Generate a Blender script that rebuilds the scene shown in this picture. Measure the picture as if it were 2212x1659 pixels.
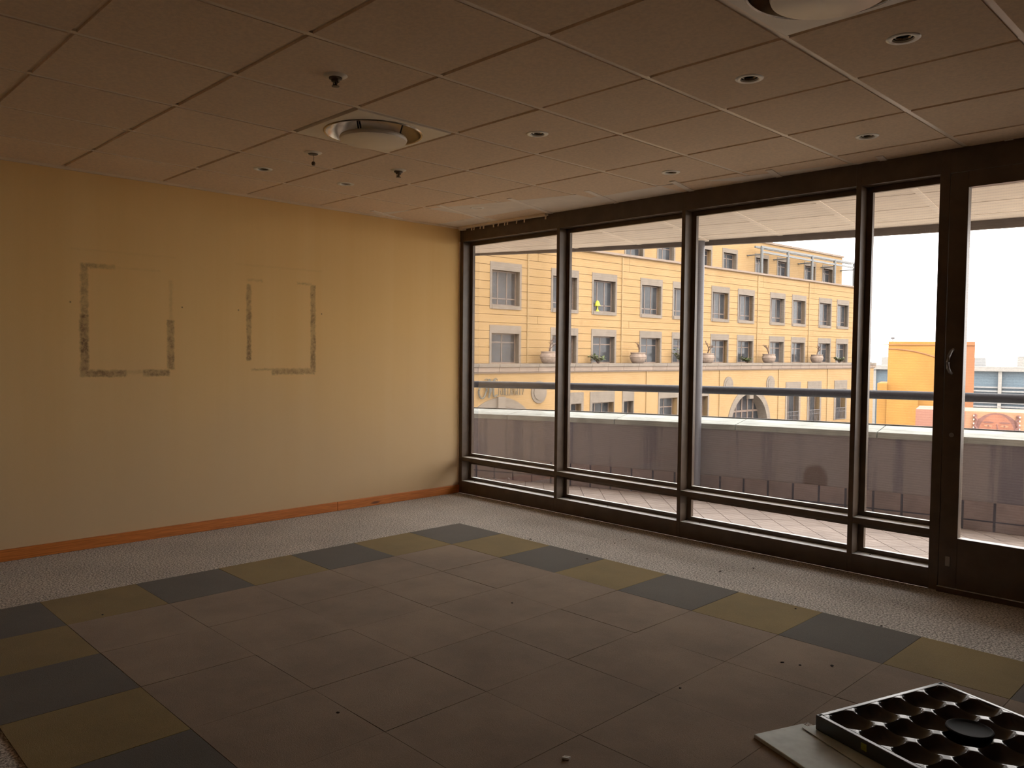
import bpy, bmesh, math, random
from mathutils import Vector, Matrix
random.seed(7)
for o in list(bpy.data.objects):
    bpy.data.objects.remove(o)
SC = bpy.context.scene
COL = SC.collection

# ------------------------------------------------------------------ camera
cam = bpy.data.cameras.new('camera')
cam.sensor_width = 36.0
cam.lens = 1717.70 / 2212 * 36.0
cam.clip_start = 0.02
cam.clip_end = 1000
camo = bpy.data.objects.new('camera', cam)
COL.objects.link(camo)
camo.location = (5.9363, -5.0951, 1.3869)
camo.rotation_euler = (1.53091, -0.01011, 0.79531)
SC.camera = camo

# ------------------------------------------------------------------ light
SKY = 5.6
world = bpy.data.worlds.new('hazy_sky')
SC.world = world
world.use_nodes = True
bg = world.node_tree.nodes['Background']
bg.inputs[0].default_value = (1.0, 0.965, 0.93, 1)
bg.inputs[1].default_value = SKY
sun = bpy.data.lights.new('sun', 'SUN')
sun.energy = 1.7
sun.angle = math.radians(8)
sun.color = (1.0, 0.86, 0.66)
suno = bpy.data.objects.new('sun', sun)
COL.objects.link(suno)
suno.rotation_euler = Vector((0.62, -0.42, 0.66)).to_track_quat('Z', 'Y').to_euler()
suno.location = (30, -20, 40)
SC.view_settings.view_transform = 'Standard'
SC.view_settings.look = 'None'
SC.view_settings.gamma = 1.0
SC.view_settings.use_curve_mapping = False
SC.view_settings.exposure = 0.22

# ------------------------------------------------------------------ material helpers
def srgb(r, g, b):
    f = lambda c: (c / 255 / 12.92) if c / 255 <= 0.04045 else ((c / 255 + 0.055) / 1.055) ** 2.4
    return (f(r), f(g), f(b), 1)

class NT:
    """small wrapper to write node trees"""
    def __init__(self, mat):
        mat.use_nodes = True
        self.t = mat.node_tree
        self.b = self.t.nodes.get('Principled BSDF')
        self.pos = None
    def n(self, kind, **kw):
        nd = self.t.nodes.new(kind)
        for k, v in kw.items():
            setattr(nd, k, v)
        return nd
    def link(self, a, b):
        self.t.links.new(a, b)
    def put(self, sock, v):
        if hasattr(v, 'is_linked') or isinstance(v, bpy.types.NodeSocket):
            self.link(v, sock)
        else:
            sock.default_value = v
    def position(self):
        if self.pos is None:
            self.pos = self.n('ShaderNodeNewGeometry').outputs['Position']
        return self.pos
    def scaled(self, sx, sy, sz):
        m = self.n('ShaderNodeVectorMath', operation='MULTIPLY')
        self.link(self.position(), m.inputs[0])
        m.inputs[1].default_value = (sx, sy, sz)
        return m.outputs[0]
    def noise(self, scale, detail=3, rough=0.55, vec=None, dist=0.0):
        nd = self.n('ShaderNodeTexNoise')
        self.link(vec if vec is not None else self.position(), nd.inputs['Vector'])
        nd.inputs['Scale'].default_value = scale
        nd.inputs['Detail'].default_value = detail
        nd.inputs['Roughness'].default_value = rough
        nd.inputs['Distortion'].default_value = dist
        return nd.outputs['Fac']
    def math(self, op, a, b=0.0, c=None, clamp=False):
        nd = self.n('ShaderNodeMath', operation=op)
        nd.use_clamp = clamp
        self.put(nd.inputs[0], a)
        self.put(nd.inputs[1], b)
        if c is not None:
            self.put(nd.inputs[2], c)
        return nd.outputs[0]
    def ramp(self, x, lo, hi, a=0.0, b=1.0):
        nd = self.n('ShaderNodeMapRange')
        nd.interpolation_type = 'SMOOTHSTEP'
        self.put(nd.inputs[0], x)
        nd.inputs[1].default_value = lo
        nd.inputs[2].default_value = hi
        nd.inputs[3].default_value = a
        nd.inputs[4].default_value = b
        return nd.outputs[0]
    def mix(self, fac, a, b, blend='MIX'):
        nd = self.n('ShaderNodeMix', data_type='RGBA', blend_type=blend)
        self.put(nd.inputs[0], fac)
        self.put(nd.inputs[6], a)
        self.put(nd.inputs[7], b)
        return nd.outputs[2]
    def sep(self):
        s = self.n('ShaderNodeSeparateXYZ')
        self.link(self.position(), s.inputs[0])
        return s.outputs
    def bump(self, h, strength, dist):
        nd = self.n('ShaderNodeBump')
        nd.inputs['Strength'].default_value = strength
        nd.inputs['Distance'].default_value = dist
        self.link(h, nd.inputs['Height'])
        self.link(nd.outputs[0], self.b.inputs['Normal'])

def mat(name, col, rough=0.6, metal=0.0, spec=0.5, var=0.12, scale=6.0, bump=0.0, bscale=120, bdist=0.002, rnd=0.0):
    m = bpy.data.materials.new(name)
    t = NT(m)
    c = col if len(col) == 4 else (*col, 1)
    dark = tuple(v * (1 - var) for v in c[:3]) + (1,)
    light = tuple(min(1, v * (1 + var)) for v in c[:3]) + (1,)
    fac = t.ramp(t.noise(scale, 4), 0.3, 0.7)
    colr = t.mix(fac, dark, light)
    if rnd:
        oi = t.n('ShaderNodeObjectInfo').outputs['Random']
        colr = t.mix(1.0, colr, t.mix(oi, (1 - rnd, 1 - rnd, 1 - rnd, 1), (1 + rnd, 1 + rnd, 1 + rnd, 1)), 'MULTIPLY')
    t.link(colr, t.b.inputs['Base Color'])
    t.b.inputs['Roughness'].default_value = rough
    t.b.inputs['Metallic'].default_value = metal
    t.b.inputs['Specular IOR Level'].default_value = spec
    if bump:
        t.bump(t.noise(bscale, 3), bump, bdist)
    return m

M = {}
# carpets
def carpet(name, c1, c2, fine, contrast, bumpd, rnd, stain=0.15):
    m = bpy.data.materials.new(name)
    t = NT(m)
    f = t.ramp(t.noise(fine, 2, 0.7), 0.5 - contrast, 0.5 + contrast)
    col = t.mix(f, c1, c2)
    big = t.ramp(t.noise(2.3, 5, 0.6), 0.25, 0.75)
    col = t.mix(1.0, col, t.mix(big, (1 - stain, 1 - stain, 1 - stain, 1), (1 + stain * .6, 1 + stain * .6, 1 + stain * .6, 1)), 'MULTIPLY')
    if rnd:
        oi = t.n('ShaderNodeObjectInfo').outputs['Random']
        col = t.mix(1.0, col, t.mix(oi, (1 - rnd, 1 - rnd, 1 - rnd, 1), (1 + rnd, 1 + rnd, 1 + rnd, 1)), 'MULTIPLY')
    t.link(col, t.b.inputs['Base Color'])
    t.b.inputs['Roughness'].default_value = 0.95
    t.b.inputs['Specular IOR Level'].default_value = 0.15
    t.b.inputs['Sheen Weight'].default_value = 0.1
    t.bump(t.noise(fine * 1.2, 2, 0.7), 0.6, bumpd)
    return m
M['carpet_base'] = carpet('speckled_loop_carpet', (0.17, 0.15, 0.13, 1), (0.70, 0.65, 0.59, 1), 95, 0.13, 0.004, 0, 0.12)
M['carpet_field'] = carpet('brown_grey_carpet', (0.21, 0.154, 0.104, 1), (0.275, 0.206, 0.144, 1), 260, 0.25, 0.002, 0.05, 0.2)
M['carpet_grey'] = carpet('dark_grey_carpet', (0.088, 0.078, 0.064, 1), (0.120, 0.107, 0.089, 1), 260, 0.25, 0.002, 0.06, 0.1)
M['carpet_yellow'] = carpet('mustard_carpet', (0.20, 0.142, 0.046, 1), (0.255, 0.185, 0.064, 1), 260, 0.25, 0.002, 0.05, 0.14)
# ceiling
M['tile'] = mat('ceiling_board', (0.84, 0.655, 0.47), 0.9, spec=0.2, var=0.06, scale=60, bump=0.35, bscale=220, bdist=0.002, rnd=0.03)
M['bar'] = mat('ceiling_grid_metal', (0.90, 0.76, 0.60), 0.32, var=0.05, spec=0.4)
M['void'] = mat('ceiling_void', (0.06, 0.05, 0.045), 0.95)
M['white_metal'] = mat('off_white_enamel', (0.84, 0.76, 0.64), 0.35, var=0.04)
M['chrome'] = mat('worn_reflector', (0.36, 0.31, 0.25), 0.22, metal=1.0, var=0.08)
M['dark_metal'] = mat('dark_brass', (0.10, 0.075, 0.05), 0.4, metal=0.6)
M['lampdark'] = mat('dark_lamp_cavity', (0.035, 0.03, 0.026), 0.5)
# window frames
m = bpy.data.materials.new('bronze_anodised_aluminium')
t = NT(m)
fcol = t.mix(t.ramp(t.noise(9, 4), 0.3, 0.7), (0.095, 0.064, 0.042, 1), (0.13, 0.088, 0.058, 1))
nz = t.n('ShaderNodeSeparateXYZ')
t.link(t.n('ShaderNodeNewGeometry').outputs['Normal'], nz.inputs[0])
dusty = t.math('MULTIPLY', t.ramp(nz.outputs[2], 0.6, 0.95), t.ramp(t.noise(35, 3), 0.2, 0.5, 0.75, 1.0))
t.link(t.mix(dusty, fcol, (0.86, 0.89, 0.88, 1)), t.b.inputs['Base Color'])
t.link(t.math('ADD', t.math('MULTIPLY', dusty, 0.10), 0.38), t.b.inputs['Roughness'])
M['frame'] = m
M['gasket'] = mat('black_gasket', (0.012, 0.011, 0.011), 0.6)
M['pale_trim'] = mat('pale_edge_trim', (0.80, 0.62, 0.40), 0.6, var=0.06)
M['skirting'] = None
m = bpy.data.materials.new('varnished_pine')
t = NT(m)
g = t.noise(3.0, 5, 0.6, t.scaled(40, 1.6, 60), 0.6)
col = t.mix(t.ramp(g, 0.3, 0.7), (0.46, 0.135, 0.020, 1), (0.68, 0.225, 0.040, 1))
kn = t.ramp(t.noise(2.2, 1, 0.5, t.scaled(1, 1.5, 9)), 0.70, 0.78)
col = t.mix(kn, col, (0.18, 0.06, 0.02, 1))
t.link(col, t.b.inputs['Base Color'])
t.b.inputs['Roughness'].default_value = 0.45
M['pine'] = m

# left wall: woven wallpaper with grime left by two picture frames
m = bpy.data.materials.new('woven_wallpaper')
t = NT(m)
sp = t.sep()
Y, Z = sp[1], sp[2]
def band(x, a, b, soft=0.012):
    return t.math('MULTIPLY', t.ramp(x, a - soft, a + soft), t.ramp(x, b - soft, b + soft, 1.0, 0.0))
YW = t.math('ADD', Y, t.math('MULTIPLY', t.math('SUBTRACT', t.noise(28, 3, 0.7), 0.5), 0.030))
ZW = t.math('ADD', Z, t.math('MULTIPLY', t.math('SUBTRACT', t.noise(31, 3, 0.7), 0.5), 0.030))
def rect(y0, y1, z0, z1, soft=0.007, worn=True):
    if not worn:
        return t.math('MULTIPLY', band(Y, y0, y1, soft), band(Z, z0, z1, soft))
    return t.math('MULTIPLY', band(YW, y0, y1, 0.010), band(ZW, z0, z1, 0.010))
base = t.mix(t.ramp(t.noise(1.0, 4, 0.6, t.scaled(0, 4.0, 0.10)), 0.3, 0.7), (0.86, 0.555, 0.215, 1), (0.89, 0.59, 0.245, 1))
bounce_hue = t.ramp(t.math('ADD', Z, t.math('MULTIPLY', t.noise(0.9, 3), 0.9)), 0.5, 2.3)  # painted light: warm bounce tint up the wall, dimmer grey towards the floor
base = t.mix(bounce_hue, t.mix(0.72, base, (0.60, 0.475, 0.335, 1)), base)
base = t.mix(t.math('MULTIPLY', t.ramp(t.noise(420, 2, 0.6), 0.35, 0.65), 0.16), base, (0.56, 0.37, 0.17, 1))
grain = t.ramp(t.noise(9.0, 5, 0.75), 0.36, 0.60)
grain2 = t.ramp(t.noise(38.0, 3, 0.7), 0.30, 0.62)
grime = t.math('MULTIPLY', grain, grain2)
grime = t.math('ADD', t.math('MULTIPLY', grime, 0.6), 0.45)
acc = None
for (y0, y1, z0, z1, k) in (
        (-3.398, -3.345, 1.19, 1.62, 0.95), (-3.392, -3.345, 1.62, 1.965, 0.55),
        (-3.385, -3.17, 1.937, 1.966, 0.55), (-3.17, -2.86, 1.945, 1.957, 0.12),
        (-3.398, -3.10, 1.188, 1.234, 0.85), (-3.10, -2.98, 1.205, 1.232, 0.25), (-2.99, -2.80, 1.188, 1.234, 0.8),
        (-2.815, -2.765, 1.235, 1.595, 0.8), (-2.797, -2.775, 1.595, 1.89, 0.22),
        (-2.20, -2.163, 1.30, 1.90, 0.85), (-2.195, -2.06, 1.926, 1.944, 0.25), (-1.76, -1.62, 1.928, 1.945, 0.4),
        (-1.635, -1.590, 1.20, 1.93, 0.85), (-2.165, -1.60, 1.222, 1.236, 0.6), (-1.99, -1.60, 1.188, 1.232, 0.7),
        (-3.462, -2.746, 2.052, 2.062, 0.10), (-2.283, -1.526, 2.046, 2.056, 0.12)):
    r_ = t.math('MULTIPLY', rect(y0, y1, z0, z1), k)
    acc = r_ if acc is None else t.math('MAXIMUM', acc, r_)
acc = t.math('MULTIPLY', acc, grime)
for (y, z) in ((-3.456, 1.696), (-2.704, 1.695), (-2.267, 1.694), (-1.532, 1.694)):
    acc = t.math('MAXIMUM', acc, t.math('MULTIPLY', rect(y - .005, y + .005, z - .005, z + .005, 0.003, False), 0.9))
base = t.mix(t.math('MULTIPLY', acc, 0.9), base, (0.17, 0.095, 0.048, 1))
t.link(base, t.b.inputs['Base Color'])
t.b.inputs['Roughness'].default_value = 0.85
t.b.inputs['Specular IOR Level'].default_value = 0.2
t.bump(t.noise(300, 2, 0.6), 0.35, 0.0015)
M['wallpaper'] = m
M['paint'] = mat('warm_painted_wall', (0.38, 0.25, 0.14), 0.85, var=0.05)

# glass with a fine horizontal-line film and a little dust
m = bpy.data.materials.new('dusty_filmed_glass')
t = NT(m)
t.t.nodes.remove(t.b)
sp = t.sep()
ph = t.math('FRACT', t.math('MULTIPLY', sp[2], 1 / 0.0155))
line = t.ramp(t.math('ABSOLUTE', t.math('SUBTRACT', ph, 0.5)), 0.10, 0.22, 1.0, 0.0)
ph2 = t.math('FRACT', t.math('MULTIPLY', sp[0], 1 / 0.013))
line2 = t.ramp(t.math('ABSOLUTE', t.math('SUBTRACT', ph2, 0.5)), 0.15, 0.3, 1.0, 0.0)
film = t.math('MULTIPLY', line, t.math('ADD', t.math('MULTIPLY', line2, 0.5), 0.5))
tr = t.n('ShaderNodeBsdfTransparent')
t.link(t.mix(film, (0.95, 0.945, 0.935, 1), (0.90, 0.89, 0.895, 1)), tr.inputs[0])
gl = t.n('ShaderNodeBsdfGlossy')
gl.inputs['Roughness'].default_value = 0.02
fr = t.n('ShaderNodeFresnel')
fr.inputs[0].default_value = 1.45
mx = t.n('ShaderNodeMixShader')
t.link(t.math('MULTIPLY', fr.outputs[0], 0.30), mx.inputs[0])
t.link(tr.outputs[0], mx.inputs[1])
t.link(gl.outputs[0], mx.inputs[2])
df = t.n('ShaderNodeBsdfTranslucent')
df.inputs[0].default_value = (0.62, 0.60, 0.62, 1)
dust = t.math('ADD', t.math('MULTIPLY', t.ramp(t.noise(5, 5, 0.7), 0.45, 0.8), 0.010), 0.007)
mx2 = t.n('ShaderNodeMixShader')
t.link(dust, mx2.inputs[0])
t.link(mx.outputs[0], mx2.inputs[1])
t.link(df.outputs[0], mx2.inputs[2])
t.link(mx2.outputs[0], t.t.nodes['Material Output'].inputs['Surface'])
M['glass'] = m

# balcony
M['terracotta'] = mat('pale_terracotta_tile', (0.416, 0.353, 0.318), 0.7, var=0.10, scale=3, rnd=0.05)
M['grout'] = mat('dark_grout', (0.128, 0.104, 0.100), 0.9)
M['skirt_tile'] = mat('mauve_skirting_tile', (0.200, 0.156, 0.148), 0.6, var=0.12, rnd=0.05)
m = bpy.data.materials.new('stained_mauve_render')
t = NT(m)
v = t.scaled(1.0, 1.0, 0.05)
st = t.ramp(t.noise(5.0, 4, 0.65, v), 0.49, 0.64)
col = t.mix(t.math('MULTIPLY', st, 0.9), (0.232, 0.206, 0.202, 1), (0.132, 0.120, 0.144, 1))
col = t.mix(t.math('MULTIPLY', t.ramp(t.noise(1.8, 5, 0.6), 0.45, 0.75), 0.4), col, (0.192, 0.163, 0.155, 1))
# damp patch
sp = t.sep()
dx = t.math('DIVIDE', t.math('SUBTRACT', sp[0], 2.43), 0.12)
dz = t.math('DIVIDE', t.math('SUBTRACT', sp[2], 0.13), 0.17)
rr = t.math('ADD', t.math('POWER', t.math('ABSOLUTE', dx), 2.6), t.math('POWER', t.math('ABSOLUTE', dz), 2.6))
rr = t.math('ADD', rr, t.math('MULTIPLY', t.noise(14, 3), 0.5))
col = t.mix(t.math('MULTIPLY', t.ramp(rr, 0.75, 1.5, 1.0, 0.0), 0.7), col, (0.096, 0.060, 0.044, 1))
t.link(col, t.b.inputs['Base Color'])
t.b.inputs['Roughness'].default_value = 0.9
M['render'] = m
M['coping'] = mat('pale_weathered_coping', (0.293, 0.309, 0.281), 0.8, var=0.18, scale=5)
M['slate'] = mat('dark_edge_strip', (0.072, 0.066, 0.066), 0.7)
M['rail'] = mat('blue_grey_painted_steel', (0.034, 0.036, 0.046), 0.6, spec=0.3, var=0.08)
M['column'] = mat('beige_grey_column_paint', (0.108, 0.103, 0.115), 0.5, var=0.06)
M['bal_tile'] = mat('balcony_ceiling_board', (0.86, 0.76, 0.64), 0.85, var=0.04, rnd=0.03)
M['bal_bar'] = mat('balcony_ceiling_bar', (0.90, 0.80, 0.68), 0.6, var=0.04)
M['fascia'] = mat('brown_grey_fascia', (0.132, 0.111, 0.099), 0.7)
# panels
M['panel_grey'] = mat('dusty_zinc_panel', (0.540, 0.588, 0.553), 0.65, metal=0.0, var=0.16, scale=9, bump=0.1)
M['panel_dark'] = mat('dark_epoxy_coated_steel', (0.024, 0.026, 0.030), 0.28, spec=0.9, var=0.1)
M['rubber'] = mat('black_rubber', (0.008, 0.008, 0.009), 0.75, spec=0.12, var=0.1)
M['crumb'] = mat('dark_crumb', (0.05, 0.035, 0.025), 0.9)
M['white_plastic'] = mat('white_plastic', (0.85, 0.83, 0.78), 0.4)
M['handle'] = mat('pale_grey_handle', (0.30, 0.28, 0.27), 0.35, metal=0.3)

# yellow stone building
m = bpy.data.materials.new('yellow_stone')
t = NT(m)
br = t.n('ShaderNodeTexBrick')
cx_ = t.n('ShaderNodeCombineXYZ')
sp = t.sep()
t.link(t.math('ADD', sp[1], sp[0]), cx_.inputs[0])
t.link(sp[2], cx_.inputs[1])
t.link(cx_.outputs[0], br.inputs['Vector'])
br.inputs['Color1'].default_value = (0.275, 0.175, 0.072, 1)
br.inputs['Color2'].default_value = (0.245, 0.152, 0.062, 1)
br.inputs['Mortar'].default_value = (0.228, 0.150, 0.075, 1)
br.inputs['Scale'].default_value = 1.0
br.inputs['Mortar Size'].default_value = 0.011
br.inputs['Brick Width'].default_value = 0.42
br.inputs['Row Height'].default_value = 0.11
col = t.mix(t.ramp(t.noise(0.55, 5, 0.6), 0.3, 0.75), br.outputs['Color'], (0.275, 0.180, 0.083, 1))
drip = t.ramp(t.noise(1.6, 4, 0.6, t.scaled(1, 1, 0.12)), 0.58, 0.78)
col = t.mix(t.math('MULTIPLY', drip, 0.35), col, (0.204, 0.126, 0.054, 1))
t.link(col, t.b.inputs['Base Color'])
t.b.inputs['Roughness'].default_value = 0.9
M['stone'] = m
M['joint'] = mat('stone_joint', (0.198, 0.126, 0.058), 0.95)
M['grey_stone'] = mat('grey_sandstone', (0.149, 0.125, 0.102), 0.9, var=0.10, scale=2.5, rnd=0.05)
M['grey_stone2'] = mat('pinkish_cornice_stone', (0.181, 0.140, 0.112), 0.9, var=0.08, scale=2.5, rnd=0.07)
M['brown_frame'] = mat('brown_window_frame', (0.140, 0.101, 0.081), 0.5)
M['dark_pane'] = mat('dark_window_glass', (0.037, 0.040, 0.045), 0.12, spec=0.22, var=0.3, scale=0.8)
M['recess'] = mat('window_recess', (0.07, 0.065, 0.065), 0.9)
M['pipe'] = mat('downpipe_paint', (0.240, 0.162, 0.072), 0.7)
M['sign'] = mat('greenish_silver_lettering', (0.076, 0.078, 0.067), 0.35, metal=0.3)
M['steel'] = mat('galvanised_steel', (0.091, 0.096, 0.098), 0.4, metal=0.2)
M['pot'] = mat('weathered_clay_pot', (0.193, 0.147, 0.118), 0.85, var=0.2)
M['twig'] = mat('brown_twig', (0.070, 0.042, 0.032), 0.9)
M['leaf'] = mat('green_leaf', (0.067, 0.092, 0.029), 0.7, var=0.3, scale=4)
M['lamp_yellow'] = mat('lime_lamp_shade', (0.372, 0.372, 0.030), 0.7)
M['iron'] = mat('wrought_iron', (0.10, 0.095, 0.10), 0.6)
M['orange'] = mat('orange_render', (0.316, 0.163, 0.038), 0.9, var=0.10, scale=0.3)
M['orange_side'] = mat('salmon_render', (0.275, 0.120, 0.056), 0.9, var=0.06, scale=0.3)
M['pink'] = mat('dusty_pink_wall', (0.276, 0.138, 0.105), 0.9, var=0.05, scale=0.5)
M['mural_bg'] = mat('peach_mural_ground', (0.336, 0.186, 0.111), 0.9, var=0.10, scale=0.8)
M['mural_skin'] = mat('mural_skin_tone', (0.276, 0.120, 0.078), 0.9, var=0.10, scale=1.2)
M['mural_dark'] = mat('mural_dark_tone', (0.180, 0.090, 0.078), 0.9, var=0.15, scale=2)
M['mural_white'] = mat('mural_white_beads', (0.510, 0.450, 0.396), 0.9)
M['arcline'] = mat('brown_arc_line', (0.270, 0.120, 0.054), 0.9)
M['far_white'] = mat('far_white_concrete', (0.235, 0.230, 0.219), 0.9)
M['far_glass'] = mat('far_blue_glass', (0.102, 0.144, 0.180), 0.25)
M['far_slat'] = mat('far_grey_slat', (0.204, 0.210, 0.216), 0.8)
M['asphalt'] = mat('pale_street_paving', (0.252, 0.228, 0.198), 0.95)

# ------------------------------------------------------------------ object helpers
def tag(o, label=None, cat=None, group=None, kind=None):
    if label: o['label'] = label
    if cat: o['category'] = cat
    if group: o['group'] = group
    if kind: o['kind'] = kind
    return o

def empty(name, loc=(0, 0, 0), rz=0.0, parent=None):
    o = bpy.data.objects.new(name, None)
    COL.objects.link(o)
    o.location = loc
    o.rotation_euler = (0, 0, rz)
    o.empty_display_size = 0.1
    if parent: o.parent = parent
    return o

def link(name, me, parent=None, loc=None):
    o = bpy.data.objects.new(name, me)
    COL.objects.link(o)
    if parent: o.parent = parent
    if loc is not None: o.location = loc
    return o

class MB:
    def __init__(self):
        self.v = []
        self.f = []
    def add(self, vs, fs):
        b = len(self.v)
        self.v += [tuple(p) for p in vs]
        self.f += [tuple(i + b for i in q) for q in fs]
        return self
    def box(self, x0, x1, y0, y1, z0, z1):
        vs = [(x, y, z) for x in (x0, x1) for y in (y0, y1) for z in (z0, z1)]
        return self.add(vs, [(0, 1, 3, 2), (4, 6, 7, 5), (0, 4, 5, 1), (2, 3, 7, 6), (0, 2, 6, 4), (1, 5, 7, 3)])
    def lathe(self, prof, n=24, c=(0, 0, 0), cap=True):
        vs = []
        for i in range(n):
            a = 2 * math.pi * i / n
            for r, z in prof:
                vs.append((c[0] + r * math.cos(a), c[1] + r * math.sin(a), c[2] + z))
        k = len(prof)
        fs = []
        for i in range(n):
            j = (i + 1) % n
            for q in range(k - 1):
                fs.append((i * k + q, j * k + q, j * k + q + 1, i * k + q + 1))
        if cap:
            if prof[0][0] > 1e-6: fs.append(tuple(i * k for i in reversed(range(n))))
            if prof[-1][0] > 1e-6: fs.append(tuple(i * k + k - 1 for i in range(n)))
        return self.add(vs, fs)
    def tube(self, pts, r, n=8):
        pts = [Vector(p) for p in pts]
        rr = r if isinstance(r, (list, tuple)) else [r] * len(pts)
        vs = []
        for i, p in enumerate(pts):
            d = (pts[min(i + 1, len(pts) - 1)] - pts[max(i - 1, 0)]).normalized()
            up = Vector((0, 0, 1)) if abs(d.z) < 0.95 else Vector((1, 0, 0))
            a = d.cross(up).normalized()
            b = a.cross(d).normalized()
            for k in range(n):
                t_ = 2 * math.pi * k / n
                vs.append(p + (a * math.cos(t_) + b * math.sin(t_)) * rr[i])
        fs = []
        for i in range(len(pts) - 1):
            for k in range(n):
                k2 = (k + 1) % n
                fs.append((i * n + k, i * n + k2, (i + 1) * n + k2, (i + 1) * n + k))
        fs.append(tuple(reversed(range(n))))
        fs.append(tuple((len(pts) - 1) * n + k for k in range(n)))
        return self.add(vs, fs)
    def prism(self, poly, y0, y1):
        """polygon in x,z extruded along y"""
        n = len(poly)
        vs = [(x, y0, z) for x, z in poly] + [(x, y1, z) for x, z in poly]
        fs = [tuple(range(n)), tuple(reversed(range(n, 2 * n)))]
        for i in range(n):
            j = (i + 1) % n
            fs.append((i, i + n, j + n, j))
        return self.add(vs, fs)
    def mesh(self, name, material, smooth=False):
        me = bpy.data.meshes.new(name)
        me.from_pydata(self.v, [], self.f)
        bm = bmesh.new()
        bm.from_mesh(me)
        bmesh.ops.recalc_face_normals(bm, faces=bm.faces)
        bm.to_mesh(me)
        bm.free()
        me.materials.append(material)
        if smooth:
            for p in me.polygons: p.use_smooth = True
            try: me.set_sharp_from_angle(angle=math.radians(40))
            except Exception: pass
        return me
    def build(self, name, material, parent=None, smooth=False, loc=None):
        return link(name, self.mesh(name, material, smooth), parent, loc)

_cubes = {}
def piece(name, parent, x0, x1, y0, y1, z0, z1, material):
    """box that shares one unit-cube mesh per material"""
    k = material.name
    if k not in _cubes:
        _cubes[k] = MB().box(-.5, .5, -.5, .5, -.5, .5).mesh('block_' + k, material)
    o = link(name, _cubes[k], parent, ((x0 + x1) / 2, (y0 + y1) / 2, (z0 + z1) / 2))
    o.scale = (x1 - x0, y1 - y0, z1 - z0)
    return o

def bevelled(o, w=0.004, seg=2):
    md = o.modifiers.new('edge', 'BEVEL')
    md.width = w
    md.segments = seg
    md.limit_method = 'ANGLE'
    return o

def holed(w, h, r, z0, z1, n=32):
    """plate w x h centred at origin with a round hole"""
    mb = MB()
    inner = [(r * math.cos(2 * math.pi * i / n), r * math.sin(2 * math.pi * i / n)) for i in range(n)]
    outer = []
    for x, y in inner:
        k = max(abs(x) / (w / 2), abs(y) / (h / 2))
        outer.append((x / k, y / k))
    vs = [(x, y, z0) for x, y in inner] + [(x, y, z0) for x, y in outer] + [(x, y, z1) for x, y in inner] + [(x, y, z1) for x, y in outer]
    fs = []
    for i in range(n):
        j = (i + 1) % n
        fs += [(i, j, n + j, n + i), (2 * n + i, 3 * n + i, 3 * n + j, 2 * n + j), (i, 2 * n + i, 2 * n + j, j), (n + i, n + j, 3 * n + j, 3 * n + i)]
    return mb.add(vs, fs)

# ------------------------------------------------------------------ room shell
ZC = 2.5934
XR, YB = 7.6, -7.4
floor = MB().box(-0.2, XR + .2, YB - .2, 0.0, -0.30, 0.0).build('floor', M['carpet_base'])
tag(floor, 'speckled grey brown loop carpet covering the room floor', kind='structure')
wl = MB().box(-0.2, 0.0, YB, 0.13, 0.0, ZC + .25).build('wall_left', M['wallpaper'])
tag(wl, 'woven beige wallpapered wall with two grimy picture frame outlines', kind='structure')
wb = MB().box(0, XR, YB - .2, YB, 0.0, ZC + .25).build('wall_back', M['paint'])
tag(wb, kind='structure')
wr = MB().box(XR, XR + .2, YB, 0.13, 0.0, ZC + .25).build('wall_right', M['paint'])
tag(wr, kind='structure')
GX0, GY0, GP = -0.03326, -4.77797, 0.64122
ceil = MB().box(-0.2, XR + .2, YB - .2, 0.13, ZC + 0.25, ZC + 0.55).build('ceiling', M['void'])
tag(ceil, 'suspended ceiling of beige square boards in a metal grid', kind='structure')

# baseboard in two lengths of varnished pine
bb = empty('baseboard_left')
tag(bb, 'varnished orange pine skirting board along the papered wall', kind='structure')
for (a, b) in ((-1.383, 0.0), (-4.6, -1.385), (YB, -4.602)):
    bevelled(MB().box(0.0, 0.016, a, b, 0.0, 0.078).build('skirting_length', M['pine'], bb), 0.004)
tr1 = MB().box(0.0, 0.022, YB, -0.01, ZC - 0.016, ZC + .012).build('trim_1', M['pale_trim'])
tag(tr1, 'thin pale metal angle where the wall meets the ceiling', kind='structure')
tr2 = MB().box(0.0, 0.007, -0.012, 0.0, 0.10, 2.455).build('trim_2', M['pale_trim'])
tag(tr2, 'thin pale edge bead between papered wall and window frame', kind='structure')

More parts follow.
